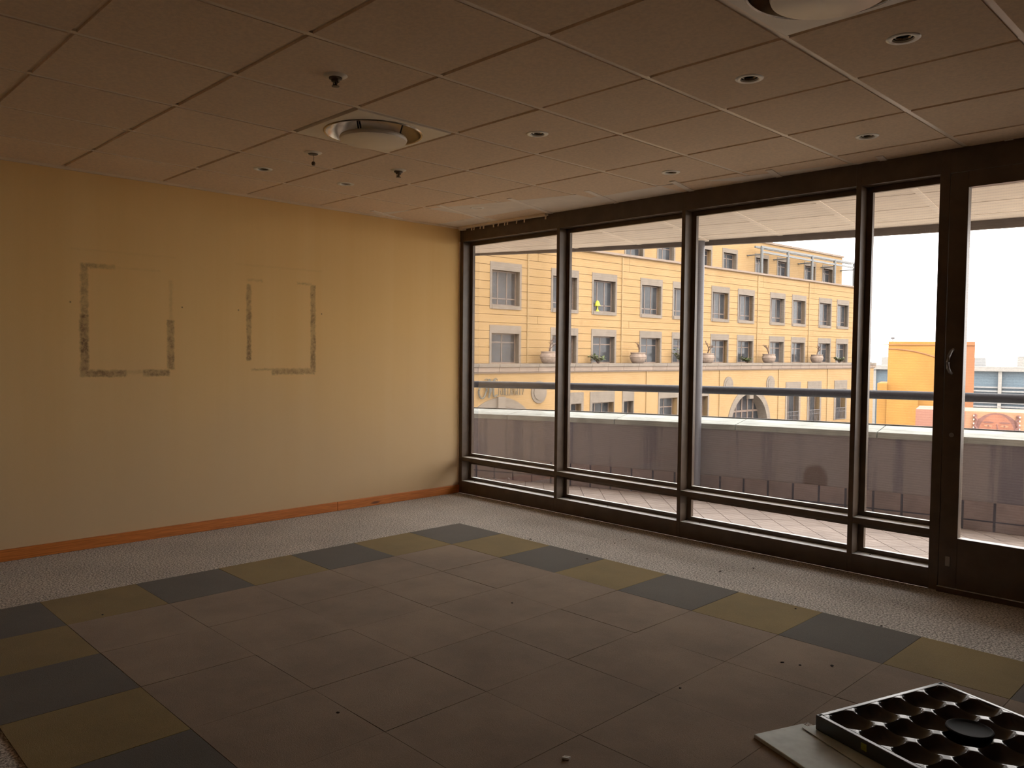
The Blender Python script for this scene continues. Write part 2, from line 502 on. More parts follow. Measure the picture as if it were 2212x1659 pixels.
# ceiling boards and grid
G = 0.0115
GXW = 0.0145
xs = [0.0] + [GX0 + GP * m_ for m_ in range(1, 12)] + [XR]
ys = [YB] + [GY0 + GP * l_ for l_ in range(-4, 8)] + [-0.004]
def col_of(x): return round((x - GX0) / GP)
down = [(7, 4), (6, 4), (4, 4), (6, 6), (4, 6), (1, 3), (1, 4), (1, 6)]
spr = [(4, 2), (2, 4)]
loose = [(2, 3)]
diff = [(3, 3), (7, 3)]
_tm = {}
def tile_mesh(w, h, hole):
    k = (round(w, 4), round(h, 4), hole)
    if k not in _tm:
        mb = holed(w, h, 0.052, 0, 0.016) if hole else MB().box(-w / 2, w / 2, -h / 2, h / 2, 0, 0.016)
        _tm[k] = mb.mesh('ceiling_tile', M['tile'])
    return _tm[k]
for i in range(len(xs) - 1):
    for j in range(len(ys) - 1):
        a, b, c, d = xs[i], xs[i + 1], ys[j], ys[j + 1]
        if b - a < 0.05 or d - c < 0.05: continue
        mi, lj = i, j - 5
        if (mi, lj) in diff: continue
        hole = (mi, lj) in down
        g0 = 0.0 if i == 0 else GXW
        g1 = 0.0 if j == len(ys) - 2 else G
        w, h = (b - GXW) - (a + g0), (d - g1) - (c + G)
        o = link('ceiling_tile', tile_mesh(w, h, hole), ceil, ((a + g0 + b - GXW) / 2, (c + G + d - g1) / 2, ZC + random.uniform(-.0008, .0012)))
        o.rotation_euler = (random.uniform(-.0012, .0012), random.uniform(-.0012, .0012), 0)
for x in xs[1:-1]:
    piece('grid_runner', ceil, x - .0155, x + .0155, YB, -0.004, ZC + .0040, ZC + .045, M['bar'])
for y in ys[1:-1]:
    piece('cross_tee', ceil, 0.0, XR, y - .0125, y + .0125, ZC + .0125, ZC + .044, M['bar'])

def cell(mi, lj):
    return GX0 + GP * (mi + .5), GY0 + GP * (lj + .5)

# downlights
RINGM = mat('white_trim_enamel', (0.92, 0.88, 0.78), 0.28, var=0.03)
ring = MB().lathe([(0.036, 0.004), (0.039, -0.003), (0.046, -0.005), (0.059, -0.003), (0.062, 0.0), (0.050, 0.001)], 32, cap=False).mesh('trim_ring', RINGM, True)
inner = MB().lathe([(0.024, 0.010), (0.027, 0.005), (0.031, 0.005), (0.033, 0.012), (0.034, 0.03)], 32, cap=False).mesh('gimbal_ring', M['chrome'], True)
cup = MB().lathe([(0.048, 0.0), (0.048, 0.07), (0.0, 0.071)], 24, cap=False).mesh('can', M['lampdark'], True)
bulb = MB().lathe([(0.0, 0.012), (0.018, 0.014), (0.028, 0.022), (0.024, 0.05), (0.012, 0.068)], 20, cap=False).mesh('lamp', M['lampdark'], True)
wheres = ['in the board beside the round vent cut off by the top edge', 'two boards left of the top edge vent, beside a pale grid bar',
          'in the centre of the ceiling, right of the whole round vent', 'nearest the door in the row along the windows',
          'in the row along the windows above the second mullion', 'farthest left of all, in the second row from the papered wall',
          'between the dangling fitting and the far window corner', 'closest to the corner of papered wall and windows']
for (c_, wtxt) in zip(down, wheres):
    x, y = cell(*c_)
    d_ = empty('recessed_downlight', (x, y, ZC))
    tag(d_, ('white ringed downlight ' + wtxt), 'downlight', 'recessed downlights in the ceiling')
    link('trim_ring', ring, d_); link('gimbal_ring', inner, d_); link('can', cup, d_); link('lamp', bulb, d_)

# sprinklers
def sprinkler(c_, label):
    x, y = cell(*c_)
    s = empty('fire_sprinkler', (x, y, ZC))
    tag(s, label, 'sprinkler', 'fire sprinklers in the ceiling')
    MB().lathe([(0.028, -0.009), (0.034, -0.010), (0.046, -0.004), (0.053, 0.0), (0.050, 0.001)], 28, cap=False).build('escutcheon', M['white_metal'], s, True)
    MB().lathe([(0.0, 0.0), (0.030, -0.0), (0.029, -0.014), (0.020, -0.018), (0.018, -0.026), (0.0, -0.027)], 16, cap=False).build('body', M['dark_metal'], s, True)
    for q in (-1, 1):
        MB().tube([(q * 0.012, 0, -0.022), (q * 0.017, 0, -0.032), (q * 0.005, 0, -0.044)], 0.004, 6).build('arm', M['dark_metal'], s, True)
    MB().lathe([(0.0, -0.026), (0.004, -0.027), (0.0045, -0.043), (0.0, -0.044)], 10, cap=False).build('glass_bulb', M['lampdark'], s, True)
    MB().lathe([(0.0, -0.044), (0.017, -0.045), (0.017, -0.047), (0.0, -0.048)], 16, cap=False).build('deflector', M['dark_metal'], s, True)
sprinkler((4, 2), 'dark brass sprinkler with white collar, nearest the camera')
sprinkler((2, 4), 'small dark sprinkler beyond the round vent, toward the far corner')
x, y = cell(2, 3)
lo = empty('loose_ceiling_fitting', (x, y, ZC))
tag(lo, 'loose ceiling fitting with a part dangling on a wire beside the round vent', 'ceiling fitting')
MB().lathe([(0.0, -0.012), (0.022, -0.012), (0.030, -0.008), (0.050, -0.004), (0.055, 0.0), (0.05, 0.001)], 28, cap=False).build('flange', M['white_metal'], lo, True)
MB().lathe([(0.0, -0.013), (0.026, -0.0125), (0.030, -0.0085), (0.031, -0.008)], 24, cap=False).build('dark_insert', M['lampdark'], lo, True)
MB().tube([(0.0, 0, -0.010), (0.006, 0.002, -0.03), (0.004, 0, -0.055)], 0.0014, 5).build('wire', M['dark_metal'], lo)
MB().lathe([(0.0, -0.055), (0.008, -0.056), (0.012, -0.066), (0.009, -0.078), (0.0, -0.08)], 12, (0.004, 0, 0), cap=False).build('dangling_plug', M['dark_metal'], lo, True)

# round air diffusers
def diffuser(c_, label):
    x, y = cell(*c_)
    d_ = empty('air_diffuser', (x, y, ZC))
    tag(d_, label, 'air vent', 'round air vents in the ceiling')
    w = GP - 2 * 0.0155 - 0.002
    bevelled(holed(w, w, 0.265, -0.004, 0.016, 64).build('plate', M['white_metal'], d_), 0.002)
    MB().lathe([(0.272, -0.004), (0.268, -0.010), (0.260, -0.008), (0.252, 0.012), (0.225, 0.045), (0.185, 0.075), (0.12, 0.10), (0.0, 0.11)], 64, cap=False).build('bowl', M['chrome'], d_, True)
    MB().lathe([(0.0, -0.050), (0.172, -0.050), (0.182, -0.046), (0.186, -0.036), (0.182, -0.026), (0.165, -0.022), (0.0, -0.020)], 64, cap=False).build('disc', M['white_metal'], d_, True)
    for a in range(3):
        an = a * math.pi * 2 / 3 + .9
        MB().tube([(0.14 * math.cos(an), 0.14 * math.sin(an), -0.024), (0.17 * math.cos(an), 0.17 * math.sin(an), 0.085)], 0.005, 6).build('bracket', M['lampdark'], d_)
diffuser((3, 3), 'round white air vent dish in the middle of the ceiling')
diffuser((7, 3), 'round white air vent cut off by the top edge of the picture')

# ------------------------------------------------------------------ carpet tiles
FX, FY, FS = 1.09734, -0.92907, 0.5
NX, NY = 12, 7
_ct = {k: MB().box(-.2488, .2488, -.2488, .2488, 0.0, 0.004).mesh('carpet_tile', M[k]) for k in ('carpet_field', 'carpet_grey', 'carpet_yellow')}
for i in range(NX):
    for j in range(NY):
        edge = i in (0, NX - 1) or j in (0, NY - 1)
        k = 'carpet_field'
        if edge: k = 'carpet_grey' if (i + j) % 2 == 0 else 'carpet_yellow'
        o = link('carpet_tile', _ct[k], floor, (FX + (i + .5) * FS + random.uniform(-.0007, .0007), FY - (j + .5) * FS + random.uniform(-.0007, .0007), 0.0))
        o.rotation_euler = (random.uniform(-.0025, .0025), random.uniform(-.0025, .0025), random.uniform(-.002, .002))
        o.location.z = 0.0005

# ------------------------------------------------------------------ window wall (inner face y = 0)
HB, SB, T0, T1, RD = 2.457, 0.122, 0.318, 0.357, 0.092   # header underside, sill top, transom, recess depth
BW = 0.036
MW = 0.035
bays = [(0.0, 0.051, 1.276, 1), (1.276, 1.310, 2.540, 2), (2.540, 2.572, 3.832, 3), (3.832, 3.865, 4.323, 4)]
for (ml, g0, g1, idx) in bays:
    w = empty('window_%d' % idx, (0, 0, 0))
    tag(w, 'dark bronze framed full height window bay with low transom', kind='structure')
    fr_ = M['frame']
    bevelled(MB().box(ml, g0, 0.0, 0.15, 0.0, ZC).build('mullion', fr_, w), 0.002)
    MB().box(g0, g1, 0.0, 0.15, HB, ZC).build('header', fr_, w)
    bevelled(MB().box(g0, g1, 0.0, 0.15, 0.0, SB).build('sill_rail', fr_, w), 0.002)
    bevelled(MB().box(g0, g1, 0.0, 0.12, T0, T1).build('transom', fr_, w), 0.002)
    for (z0, z1) in ((SB, T0), (T1, HB)):
        bd = MB()
        bd.box(g0, g0 + BW, RD, RD + .03, z0, z1)
        bd.box(g1 - BW * .55, g1, RD, RD + .03, z0, z1)
        bd.box(g0 + BW, g1 - BW * .55, RD, RD + .03, z0, z0 + BW * .8)
        bd.box(g0 + BW, g1 - BW * .55, RD, RD + .03, z1 - BW, z1)
        bd.build('glazing_bead', M['gasket'] if False else fr_, w)
        MB().box(g0 + BW - .006, g1 - BW * .55 + .006, RD + .014, RD + .0145, z0 + BW * .8 - .006, z1 - BW + .006).build('pane', M['glass'], w)
    for k in range(max(1, int((g1 - g0) / .45))):
        xx = g0 + .12 + k * .42 + random.uniform(-.03, .03)
        if xx < g1 - .06:
            MB().lathe([(0.006, 0), (0.006, .0025), (0.0, .003)], 8, (xx, 0.055, SB)).build('screw', M['gasket'], w)

# door
dr = empty('door_1')
tag(dr, 'dark framed glazed balcony door with a small pull handle', kind='structure')
DX0, DX1 = 4.323, 5.36
fr_ = M['frame']
bevelled(MB().box(DX0, DX0 + .055, -0.006, 0.15, 0.0, ZC).build('jamb', fr_, dr), 0.002)
bevelled(MB().box(DX1 - .055, DX1, -0.006, 0.15, 0.0, ZC).build('jamb', fr_, dr), 0.002)
MB().box(DX0 + .055, DX1 - .055, -0.006, 0.15, 2.455, ZC).build('head', fr_, dr)
MB().box(DX0 + .055, DX1 - .055, -0.03, 0.15, 0.0, 0.030).build('threshold', fr_, dr)
LX0, LX1 = DX0 + .058, DX1 - .058
bevelled(MB().box(LX0, LX0 + .098, -0.012, 0.045, 0.032, 2.452).build('stile', fr_, dr), 0.003)
bevelled(MB().box(LX1 - .098, LX1, -0.012, 0.045, 0.032, 2.452).build('stile', fr_, dr), 0.003)
MB().box(LX0 + .098, LX1 - .098, -0.012, 0.045, 2.360, 2.452).build('top_rail', fr_, dr)
MB().box(LX0 + .098, LX1 - .098, -0.012, 0.045, 0.032, 0.326).build('bottom_rail', fr_, dr)
MB().box(LX0 + .092, LX1 - .092, 0.018, 0.0185, 0.320, 2.366).build('pane', M['glass'], dr)
hd = MB().tube([(4.425, -0.012, 1.43), (4.420, -0.030, 1.42), (4.412, -0.046, 1.39), (4.408, -0.048, 1.355), (4.410, -0.046, 1.32), (4.416, -0.030, 1.297), (4.420, -0.012, 1.29)], [.008, .009, .010, .010, .010, .009, .008], 10).build('handle', M['handle'], dr, True)
MB().lathe([(0.013, 0), (0.013, .004), (0.0, .005)], 16).build('lock', M['handle'], dr, True).matrix_world = Matrix.Translation((4.43, -0.012, 0.93)) @ Matrix.Rotation(math.radians(90), 4, 'X')
bevelled(MB().box(4.418, 4.445, -0.020, -0.012, 0.155, 0.215).build('floor_bolt', M['handle'], dr), 0.003)
# solid wall beyond the door
ww = MB().box(DX1, XR, 0.0, 0.15, 0.0, ZC + .25).build('wall_window_side', M['paint'])
tag(ww, kind='structure')
wh = MB().box(0.0, DX1, 0.0, 0.15, ZC + .002, ZC + .25).build('trim_3', M['paint'])
tag(wh, kind='structure')

# remains of a vertical blind track in the corner
bt = empty('blind_track', (0, 0, 0))
tag(bt, 'pale leftover blind track with hanging clips above the far corner window', 'blind track')
bevelled(MB().box(0.03, 1.180, -0.052, -0.006, ZC - 0.020, ZC - .0005).build('rail', M['bar'], bt), 0.003)
clip = MB().box(-.006, .006, -.002, .002, -.030, .0).box(-.010, .010, -.004, .004, -.006, .0).mesh('carrier_clip', M['bar'])
for x in (0.21, 0.245, 0.33, 0.37, 0.50, 0.58, 0.655, 0.70, 0.81, 0.91, 1.165):
    o = link('carrier_clip', clip, bt, (x, -0.030 + random.uniform(-.006, .006), ZC - .020))
    o.rotation_euler = (random.uniform(-.15, .15), random.uniform(-.15, .15), random.uniform(-.6, .6))
MB().box(0.035, 0.10, -0.05, -0.008, ZC - .034, ZC - .020).build('end_cap', M['bar'], bt)

# ------------------------------------------------------------------ balcony (curved in plan)
CX, CY, CR = 7.478, -21.344, 24.462
BZ = -0.165
def pol(r, deg, z=0.0):
    a = math.radians(deg)
    return (CX - r * math.sin(a), CY + r * math.cos(a), z)
def sector(r0, r1, a0, a1, z0, z1, n=1, zs=None):
    """ring sector; z0/z1 may be functions of the angle"""
    f0 = z0 if callable(z0) else (lambda a: z0)
    f1 = z1 if callable(z1) else (lambda a: z1)
    vs, fs = [], []
    for i in range(n + 1):
        a = a0 + (a1 - a0) * i / n
        vs += [pol(r0, a, f0(a)), pol(r1, a, f0(a)), pol(r1, a, f1(a) if zs is None else zs(a)), pol(r0, a, f1(a))]
    for i in range(n):
        b, c = i * 4, i * 4 + 4
        for k in range(4):
            fs.append((b + k, b + (k + 1) % 4, c + (k + 1) % 4, c + k))
    fs += [(0, 3, 2, 1), (n * 4, n * 4 + 1, n * 4 + 2, n * 4 + 3)]
    return MB().add(vs, fs)
A0, A1 = 1.0, 24.5      # angular range of the balcony
def tilt(a, right, left):   # slight fall of the coping from the door end to the far end
    t_ = (a - 7.3) / (22.0 - 7.3)
    return right + (left - right) * t_
bf = sector(20.9, CR + .3, A0, A1, BZ - .3, BZ - 0.006, 40).build('floor_balcony', M['grout'])
tag(bf, 'balcony floor of pale terracotta tiles laid diagonally', kind='structure')
# the diagonal tiles
P1, P2 = 0.2105, 0.2530
tl = MB().box(-P1 / 2 + .0035, P1 / 2 - .0035, -P2 / 2 + .0035, P2 / 2 - .0035, -.008, 0.0).mesh('floor_tile', M['terracotta'])
u_off, v_off = 1.307, 0.926
cnt = 0
rest = MB()
cells = []
for i in range(-14, 30):
    for j in range(-30, 14):
        uu, vv = u_off + (i + .5) * P1, v_off + (j + .5) * P2
        x = (uu - vv) / math.sqrt(2); y = (uu + vv) / math.sqrt(2)
        rad = math.hypot(x - CX, y - CY)
        if rad > CR + .06 or y < 0.33 or x < -2.2 or x > 6.0: continue
        cells.append((math.hypot(x - 4.4, y + 2.0), x, y))
cells.sort()
for d_, x, y in cells[:295]:
    o = link('floor_tile', tl, bf, (x, y, BZ + random.uniform(-.0008, .0008)))
    o.rotation_euler = (0, 0, math.radians(45))
if cells[295:]:
    for d_, x, y in cells[295:]:
        c, s_ = math.cos(math.radians(45)), math.sin(math.radians(45))
        a, b = P1 / 2 - .0035, P2 / 2 - .0035
        q = [(x + c * p - s_ * r, y + s_ * p + c * r) for p, r in ((-a, -b), (a, -b), (a, b), (-a, b))]
        rest.add([(px, py, BZ - .008) for px, py in q] + [(px, py, BZ) for px, py in q], [(4, 5, 6, 7), (0, 1, 5, 4), (1, 2, 6, 5), (2, 3, 7, 6), (3, 0, 4, 7)])
    tag(rest.build('floor_tiles_beyond', M['terracotta'], bf), kind='stuff')

ptop = lambda a: tilt(a, 0.672, 0.622)
pw = sector(CR, CR + .42, A0, A1, BZ, lambda a: ptop(a) - .055, 60).build('wall_balcony_parapet', M['render'])
tag(pw, 'stained mauve grey curved balcony parapet wall', kind='structure')
k = 0
a = A0
while a < A1:      # coping stones
    b = min(a + 3.2, A1)
    sector(CR - .018, CR + .44, a + .012, b - .012, lambda q: ptop(q) - .055, ptop, 8, lambda q: ptop(q) + .034).build('coping_stone', M['coping'], pw)
    a = b
sector(CR + .425, CR + .45, A0, A1, lambda q: ptop(q) + .02, lambda q: ptop(q) + .045, 60).build('edge_strip', M['slate'], pw)
# skirting tiles along the foot of the parapet
M['skirt_joint'] = mat('blue_grey_joint', (0.075, 0.075, 0.095), 0.9)
sector(CR - .005, CR, A0, A1, BZ + .001, BZ + .258, 60).build('skirting_bed', M['skirt_joint'], pw)
da = math.degrees(0.25 / CR)
a = 4.2
while a < 22.0:
    sector(CR - .012, CR, a + .026, a + da - .026, BZ + .098, BZ + .262, 1).build('skirting_tile', M['skirt_tile'], pw)
    sector(CR - .012, CR, a + .026, a + da - .026, BZ + .002, BZ + .084, 1).build('skirting_tile', M['skirt_tile'], pw)
    a += da
# handrail
hr = empty('balcony_handrail')
tag(hr, 'long blue grey tubular steel handrail running above the balcony parapet', 'handrail')
RR = CR + .20
zr = lambda a: tilt(a, 1.020, 0.977)
MB().tube([pol(RR, A0 + i * .25, zr(A0 + i * .25)) for i in range(int((A1 - A0) / .25) + 1)], 0.0425, 20).build('tube', M['rail'], hr, True)
for a in (2.0, 24.2):
    MB().tube([pol(RR, a, ptop(a)), pol(RR, a, zr(a))], 0.02, 12).build('stanchion', M['rail'], hr, True)
# column
cl = empty('balcony_column', (1.262, 2.225, BZ))
tag(cl, 'slim round grey column between balcony floor and ceiling', 'column')
MB().lathe([(0.072, 0.0), (0.072, ZC - BZ - 0.004)], 40).build('shaft', M['column'], cl, True)
MB().lathe([(0.115, 0.012), (0.115, 0.0), (0.074, 0.0)], 40, (0, 0, ZC - BZ - .016), cap=False).build('collar', M['bal_bar'], cl, True)
# balcony ceiling boards between radial bars
bc = sector(20.9, CR + .02, A0, A1, ZC + .06, ZC + .5, 40).build('ceiling_balcony', M['void'])
tag(bc, 'cream balcony ceiling of wedge shaped boards between radial bars', kind='structure')
rings = [21.6, 22.23, 22.85, 23.47, 24.09, CR - .01]
angs = [12.82 + 1.775 * k for k in range(-6, 7)]
for i in range(len(angs) - 1):
    for j in range(len(rings) - 1):
        sector(rings[j] + .0085, rings[j + 1] - .0085, angs[i] + .03, angs[i + 1] - .03, ZC, ZC + .02, 4).build('ceiling_board', M['bal_tile'], bc)
for a in angs:
    d_ = math.degrees(.024 / CR)
    sector(21.5, CR - .01, a - d_, a + d_, ZC - .004, ZC + .03, 1).build('radial_bar', M['bal_bar'], bc)
fb = lambda a: tilt(a, 2.510, 2.572)
sector(CR - .02, CR + .03, A0, A1, fb, ZC + .30, 60).build('fascia', M['fascia'], bc)

# ------------------------------------------------------------------ raised floor panels lying on the carpet
def panel_frame(name, origin, ang, z, label, cat):
    o = empty(name, (origin[0], origin[1], z), ang)
    tag(o, label, cat)
    return o
# lower panel, flat face up; local x runs along its left edge away from the window, local y towards window
pa = math.atan2(-0.365, 0.931)
gp = panel_frame('floor_panel', (4.545, -2.489), pa, 0.0045, 'flat dusty grey floor panel lying under the dark cell panel', 'floor panel')
# local frame: x -> along near edge (to the right of the picture), y -> along far edge (towards window)
bevelled(MB().box(0.0, 0.66, 0.0, 0.250, 0.0, 0.014).build('slab', M['panel_grey'], gp), 0.003)
MB().box(0.004, 0.66, 0.226, 0.249, 0.0142, 0.0152).build('edge_trim', M['carpet_base'], gp)
sp_ = panel_frame('steel_sheet', (4.645, -2.320), math.atan2(-0.41, 0.912), 0.0200, 'thin grey sheet whose corner peeks out under the dark cell panel', 'metal sheet')
bevelled(MB().box(0.0, 0.5, 0.0, 0.09, 0.0, 0.003).build('sheet', M['panel_grey'], sp_), 0.001)
# upper panel, upside down: 5 x 5 pits
back, left = Vector((4.901, -1.643)), Vector((4.685, -2.299))
ey = (back - left).normalized()
ex = Vector((ey.y, -ey.x))
LP = (back - left).length
cp = panel_frame('cell_panel', (left.x, left.y), math.atan2(ex.y, ex.x), 0.0235, 'upturned dark steel floor panel with a grid of rounded pits', 'floor panel')
TH = 0.054
rim = 0.020
pc = (LP - 2 * rim) / 5
def pit_z(u, v):
    """u, v in -1..1 across one pit"""
    au, av = abs(u), abs(v)
    ridge = TH - 0.007 * (1 - min(1.0, min(au, av) / .72) ** 2.0)
    r = (au ** 4.2 + av ** 4.2) ** (1 / 4.2)
    t_ = max(0.0, min(1.0, (0.968 - r) / 0.72))
    t_ = 1 - (1 - t_) ** 2.6
    z = ridge - t_ * 0.040
    rc = math.hypot(u, v)
    if rc < 0.24: z += 0.011 * (1 - (rc / 0.24) ** 2)
    return max(0.001, z)
N = 26
mb = MB()
vs = []
for i in range(N + 1):
    for j in range(N + 1):
        u, v = -1 + 2 * i / N, -1 + 2 * j / N
        u = math.copysign(abs(u) ** .75, u); v = math.copysign(abs(v) ** .75, v)
        vs.append((u * pc / 2, v * pc / 2, pit_z(u, v)))
fs = [(i * (N + 1) + j, (i + 1) * (N + 1) + j, (i + 1) * (N + 1) + j + 1, i * (N + 1) + j + 1) for i in range(N) for j in range(N)]
pit = mb.add(vs, fs).mesh('pit', M['panel_dark'], True)
for i in range(5):
    for j in range(5):
        link('pit', pit, cp, (rim + (i + .5) * pc, rim + (j + .5) * pc, 0))
rm = MB()
rm.box(0, LP, 0, rim, 0, TH).box(0, LP, LP - rim, LP, 0, TH).box(0, rim, rim, LP - rim, 0, TH).box(LP - rim, LP, rim, LP - rim, 0, TH)
bevelled(rm.build('rim', M['panel_dark'], cp), 0.004, 3)
for (x, y) in ((rim * .55, rim * .55), (rim * .55, LP - rim * .55), (LP - rim * .55, LP - rim * .55), (LP - rim * .55, rim * .55)):
    MB().lathe([(0.0055, 0), (0.0055, .0006), (0.0, .0006)], 12, (x, y, TH), cap=False).build('corner_hole', M['rubber'], cp)
MB().box(0.20, 0.222, -0.0012, 0.0, 0.018, 0.042).build('sticker', M['lamp_yellow'], cp)
# black round cap lying on one ridge crossing
rc = empty('rubber_cap', (5.113, -2.02, 0.0775))
tag(rc, 'round black rubber cap lying across the pits of the dark panel', 'cap')
MB().lathe([(0.0, 0.0045), (0.060, 0.004), (0.067, 0.008), (0.071, 0.009), (0.075, 0.007), (0.076, 0.003), (0.072, 0.0005), (0.0, 0.0)], 40, cap=False).build('dish', M['rubber'], rc, True)

# crumbs and a bit of plastic on the carpet
def shard(name, x, y, s, material, label, cat, group=None):
    random.seed(int(x * 1000) + int(y * 777))
    bm = bmesh.new()
    bmesh.ops.create_icosphere(bm, subdivisions=1, radius=s)
    for v_ in bm.verts:
        v_.co.x *= random.uniform(.7, 1.5); v_.co.y *= random.uniform(.6, 1.2); v_.co.z = abs(v_.co.z) * .6 if v_.co.z > 0 else v_.co.z * .1
    me = bpy.data.meshes.new(name); bm.to_mesh(me); bm.free(); me.materials.append(material)
    o = link(name, me, None, (x, y, 0.0045)); o.rotation_euler = (0, 0, random.uniform(0, 3))
    tag(o, label, cat, group)
CRUMBS = [(0.33, -0.55), (1.26, -0.27), (1.87, -0.90), (2.37, -0.53), (2.35, -0.38), (3.29, -0.62), (3.40, -0.40), (3.97, -0.98), (4.40, -0.92),
          (2.52, -1.02), (2.85, -2.05), (4.12, -2.32), (4.28, -1.75), (4.35, -1.72), (4.45, -1.62), (3.35, -3.47), (1.55, -3.75)]
for (x, y) in CRUMBS:
    shard('debris_crumb', x, y, random.uniform(.006, .010), M['crumb'], 'tiny dark crumb of debris on the carpet', 'debris', 'crumbs scattered on the carpet')
wbit = empty('plastic_scrap', (4.178, -3.094, 0.0045), 0.5)
tag(wbit, 'small white broken plastic scrap on the carpet near the camera', 'scrap')
bevelled(MB().box(-.012, .012, -.008, -.002, 0, .008).build('upper_bar', M['white_plastic'], wbit), 0.001)
bevelled(MB().box(-.009, .014, .003, .008, 0, .007).build('lower_bar', M['white_plastic'], wbit), 0.001)
MB().box(-.004, .004, -.002, .003, 0, .005).build('bridge', M['white_plastic'], wbit)

# ------------------------------------------------------------------ the rest of our own building (other rooms, storeys above and below)
ob = empty('wall_own_building')
tag(ob, kind='structure')
M['own'] = mat('own_building_render', (0.42, 0.35, 0.32), 0.9, var=0.08)
piece('neighbour_rooms', ob, -16, -0.22, -12, 0.13, -16, 15, M['own'])
piece('neighbour_rooms', ob, XR + .22, 24, -12, 0.13, -16, 15, M['own'])
piece('upper_storeys', ob, -0.2, XR + .2, -12, 0.12, ZC + .57, 15, M['own'])
piece('lower_storeys', ob, -0.2, XR + .2, -12, -0.02, -16, -0.32, M['own'])
sector(20.9, CR + .35, A0, A1, -16, BZ - .31, 30).build('balcony_base', M['own'], ob)

street = MB().box(-160, 160, -60, 320, -16.4, -16.0).build('street', M['asphalt'])
tag(street, kind='structure')

# ------------------------------------------------------------------ yellow stone building across the street
TH_ = math.radians(2.4)
bld = empty('stone_building', (-25.092, 24.756, 0.0), math.radians(87.6))
tag(bld, 'long yellow stone building with grey window surrounds across the street', 'building')
# local frame: x along the facade, y into the building, z world height
C1 = [-3.30, 0.05, 4.62, 8.05, 12.60, 15.98, 20.45, 23.80, 28.28, 31.60, 36.00, 39.20]
S0, S1 = -6.0, 42.2

def wall_with_openings(x0, x1, z0, z1, y0, y1, ops):
    """solid wall minus rectangular openings (a, b, lo, hi)"""
    zz = sorted({z0, z1} | {min(max(v_, z0), z1) for o_ in ops for v_ in o_[2:]})
    mb = MB()
    for lo, hi in zip(zz[:-1], zz[1:]):
        if hi - lo < 1e-4: continue
        mid = (lo + hi) / 2
        cuts = sorted((a, b) for a, b, l_, h_ in ops if l_ < mid < h_)
        x = x0
        for a, b in cuts:
            if a > x: mb.box(x, a, y0, y1, lo, hi)
            x = max(x, b)
        if x < x1: mb.box(x, x1, y0, y1, lo, hi)
    return mb

# --- upper wall: backing plus stone courses with open joints
row1 = [(c - 1.0, c + 1.0, 3.90, 5.77) for c in C1]
row2 = [(c - 1.0, c + 1.0, 0.78, 2.40) for c in C1]
wall_with_openings(S0, S1, 0.3, 7.45, 0.05, 0.55, row1 + row2).build('backing_wall', M['joint'], bld)
CH = 0.4375
frames1 = [(c - 1.135, c + 1.135, 3.70, 6.20) for c in C1]
frames2 = [(c - 1.135, c + 1.135, 0.78, 2.83) for c in C1]
pipes = [1.67, 2.44, 9.68, 10.39, 17.5, 18.25, 25.38, 26.1, 33.2, 34.0]
z = 0.78
nseg = 0
while z < 7.40:
    z1 = min(z + CH, 7.45)
    cuts = []
    for a, b, lo, hi in frames1 + frames2:
        if hi > z + .02 and lo < z1 - .02: cuts.append((a, b, lo, hi))
    cuts.sort()
    x = S0
    ends = []
    for a, b, lo, hi in cuts:
        if a > x: ends.append((x, a))
        x = b
        if lo > z + .02: piece('stone_course', bld, a, b, 0.0, 0.06, z + .012, lo, M['stone']); nseg += 1
        if hi < z1 - .02: piece('stone_course', bld, a, b, 0.0, 0.06, hi, z1 - .012, M['stone']); nseg += 1
    ends.append((x, S1))
    for a, b in ends:
        if not cuts:
            ps = [a] + [p for p in (2.44, 10.39, 18.25, 26.1, 34.0) if a < p < b] + [b]
            for q0, q1 in zip(ps[:-1], ps[1:]):
                piece('stone_course', bld, q0 + .012, q1 - .012, 0.0, 0.06, z + .012, z1 - .012, M['stone']); nseg += 1
        else:
            piece('stone_course', bld, a, b, 0.0, 0.06, z + .012, z1 - .012, M['stone']); nseg += 1
    z = z1
print('courses', nseg)
for p in (1.67, 9.68, 17.5, 25.38, 33.2):
    piece('downpipe', bld, p - .05, p + .05, -0.06, 0.0, 0.78, 7.3, M['pipe'])
piece('terrace_ledge', bld, S0, S1, -0.14, 1.6, 7.40, 7.53, M['grey_stone2'])

# --- window surrounds and windows of the two upper rows
def surround(name, w, wi, z0, z1, o0, o1, proud=0.03, depth=0.42, sill=True):
    mb = MB()
    mb.box(-w, w, -proud, depth, o1, z1)
    mb.box(-w, -wi, -proud, depth, z0, o1)
    mb.box(wi, w, -proud, depth, z0, o1)
    if sill: mb.box(-wi, wi, -proud - .03, depth, z0, o0)
    return mb.mesh(name, M['grey_stone'])
def win_mesh(wi, o0, o1, bars, cross, fw=0.07):
    mb = MB()
    mb.box(-wi, wi, 0.30, 0.36, o1 - fw, o1).box(-wi, wi, 0.30, 0.36, o0, o0 + fw)
    mb.box(-wi, -wi + fw, 0.30, 0.36, o0, o1).box(wi - fw, wi, 0.30, 0.36, o0, o1)
    for b in bars: mb.box(b - .03, b + .03, 0.305, 0.355, o0 + fw, o1 - fw)
    for c in cross: mb.box(-wi + fw, wi - fw, 0.305, 0.355, c - .03, c + .03)
    return mb.mesh('window', M['brown_frame'])
s1m = surround('window_surround', 1.135, 1.0, 3.70, 6.20, 3.90, 5.77)
s2m = surround('window_surround', 1.135, 1.0, 0.78, 2.83, 0.78, 2.40, sill=False)
w1m = win_mesh(1.0, 3.90, 5.77, (-.33, .33), (4.28,))
w2m = win_mesh(1.0, 0.78, 2.40, (0.0,), (1.92,))
def pane_mesh(wi, o0, o1): return MB().box(-wi + .05, wi - .05, 0.325, 0.335, o0 + .05, o1 - .05).mesh('pane', M['dark_pane'])
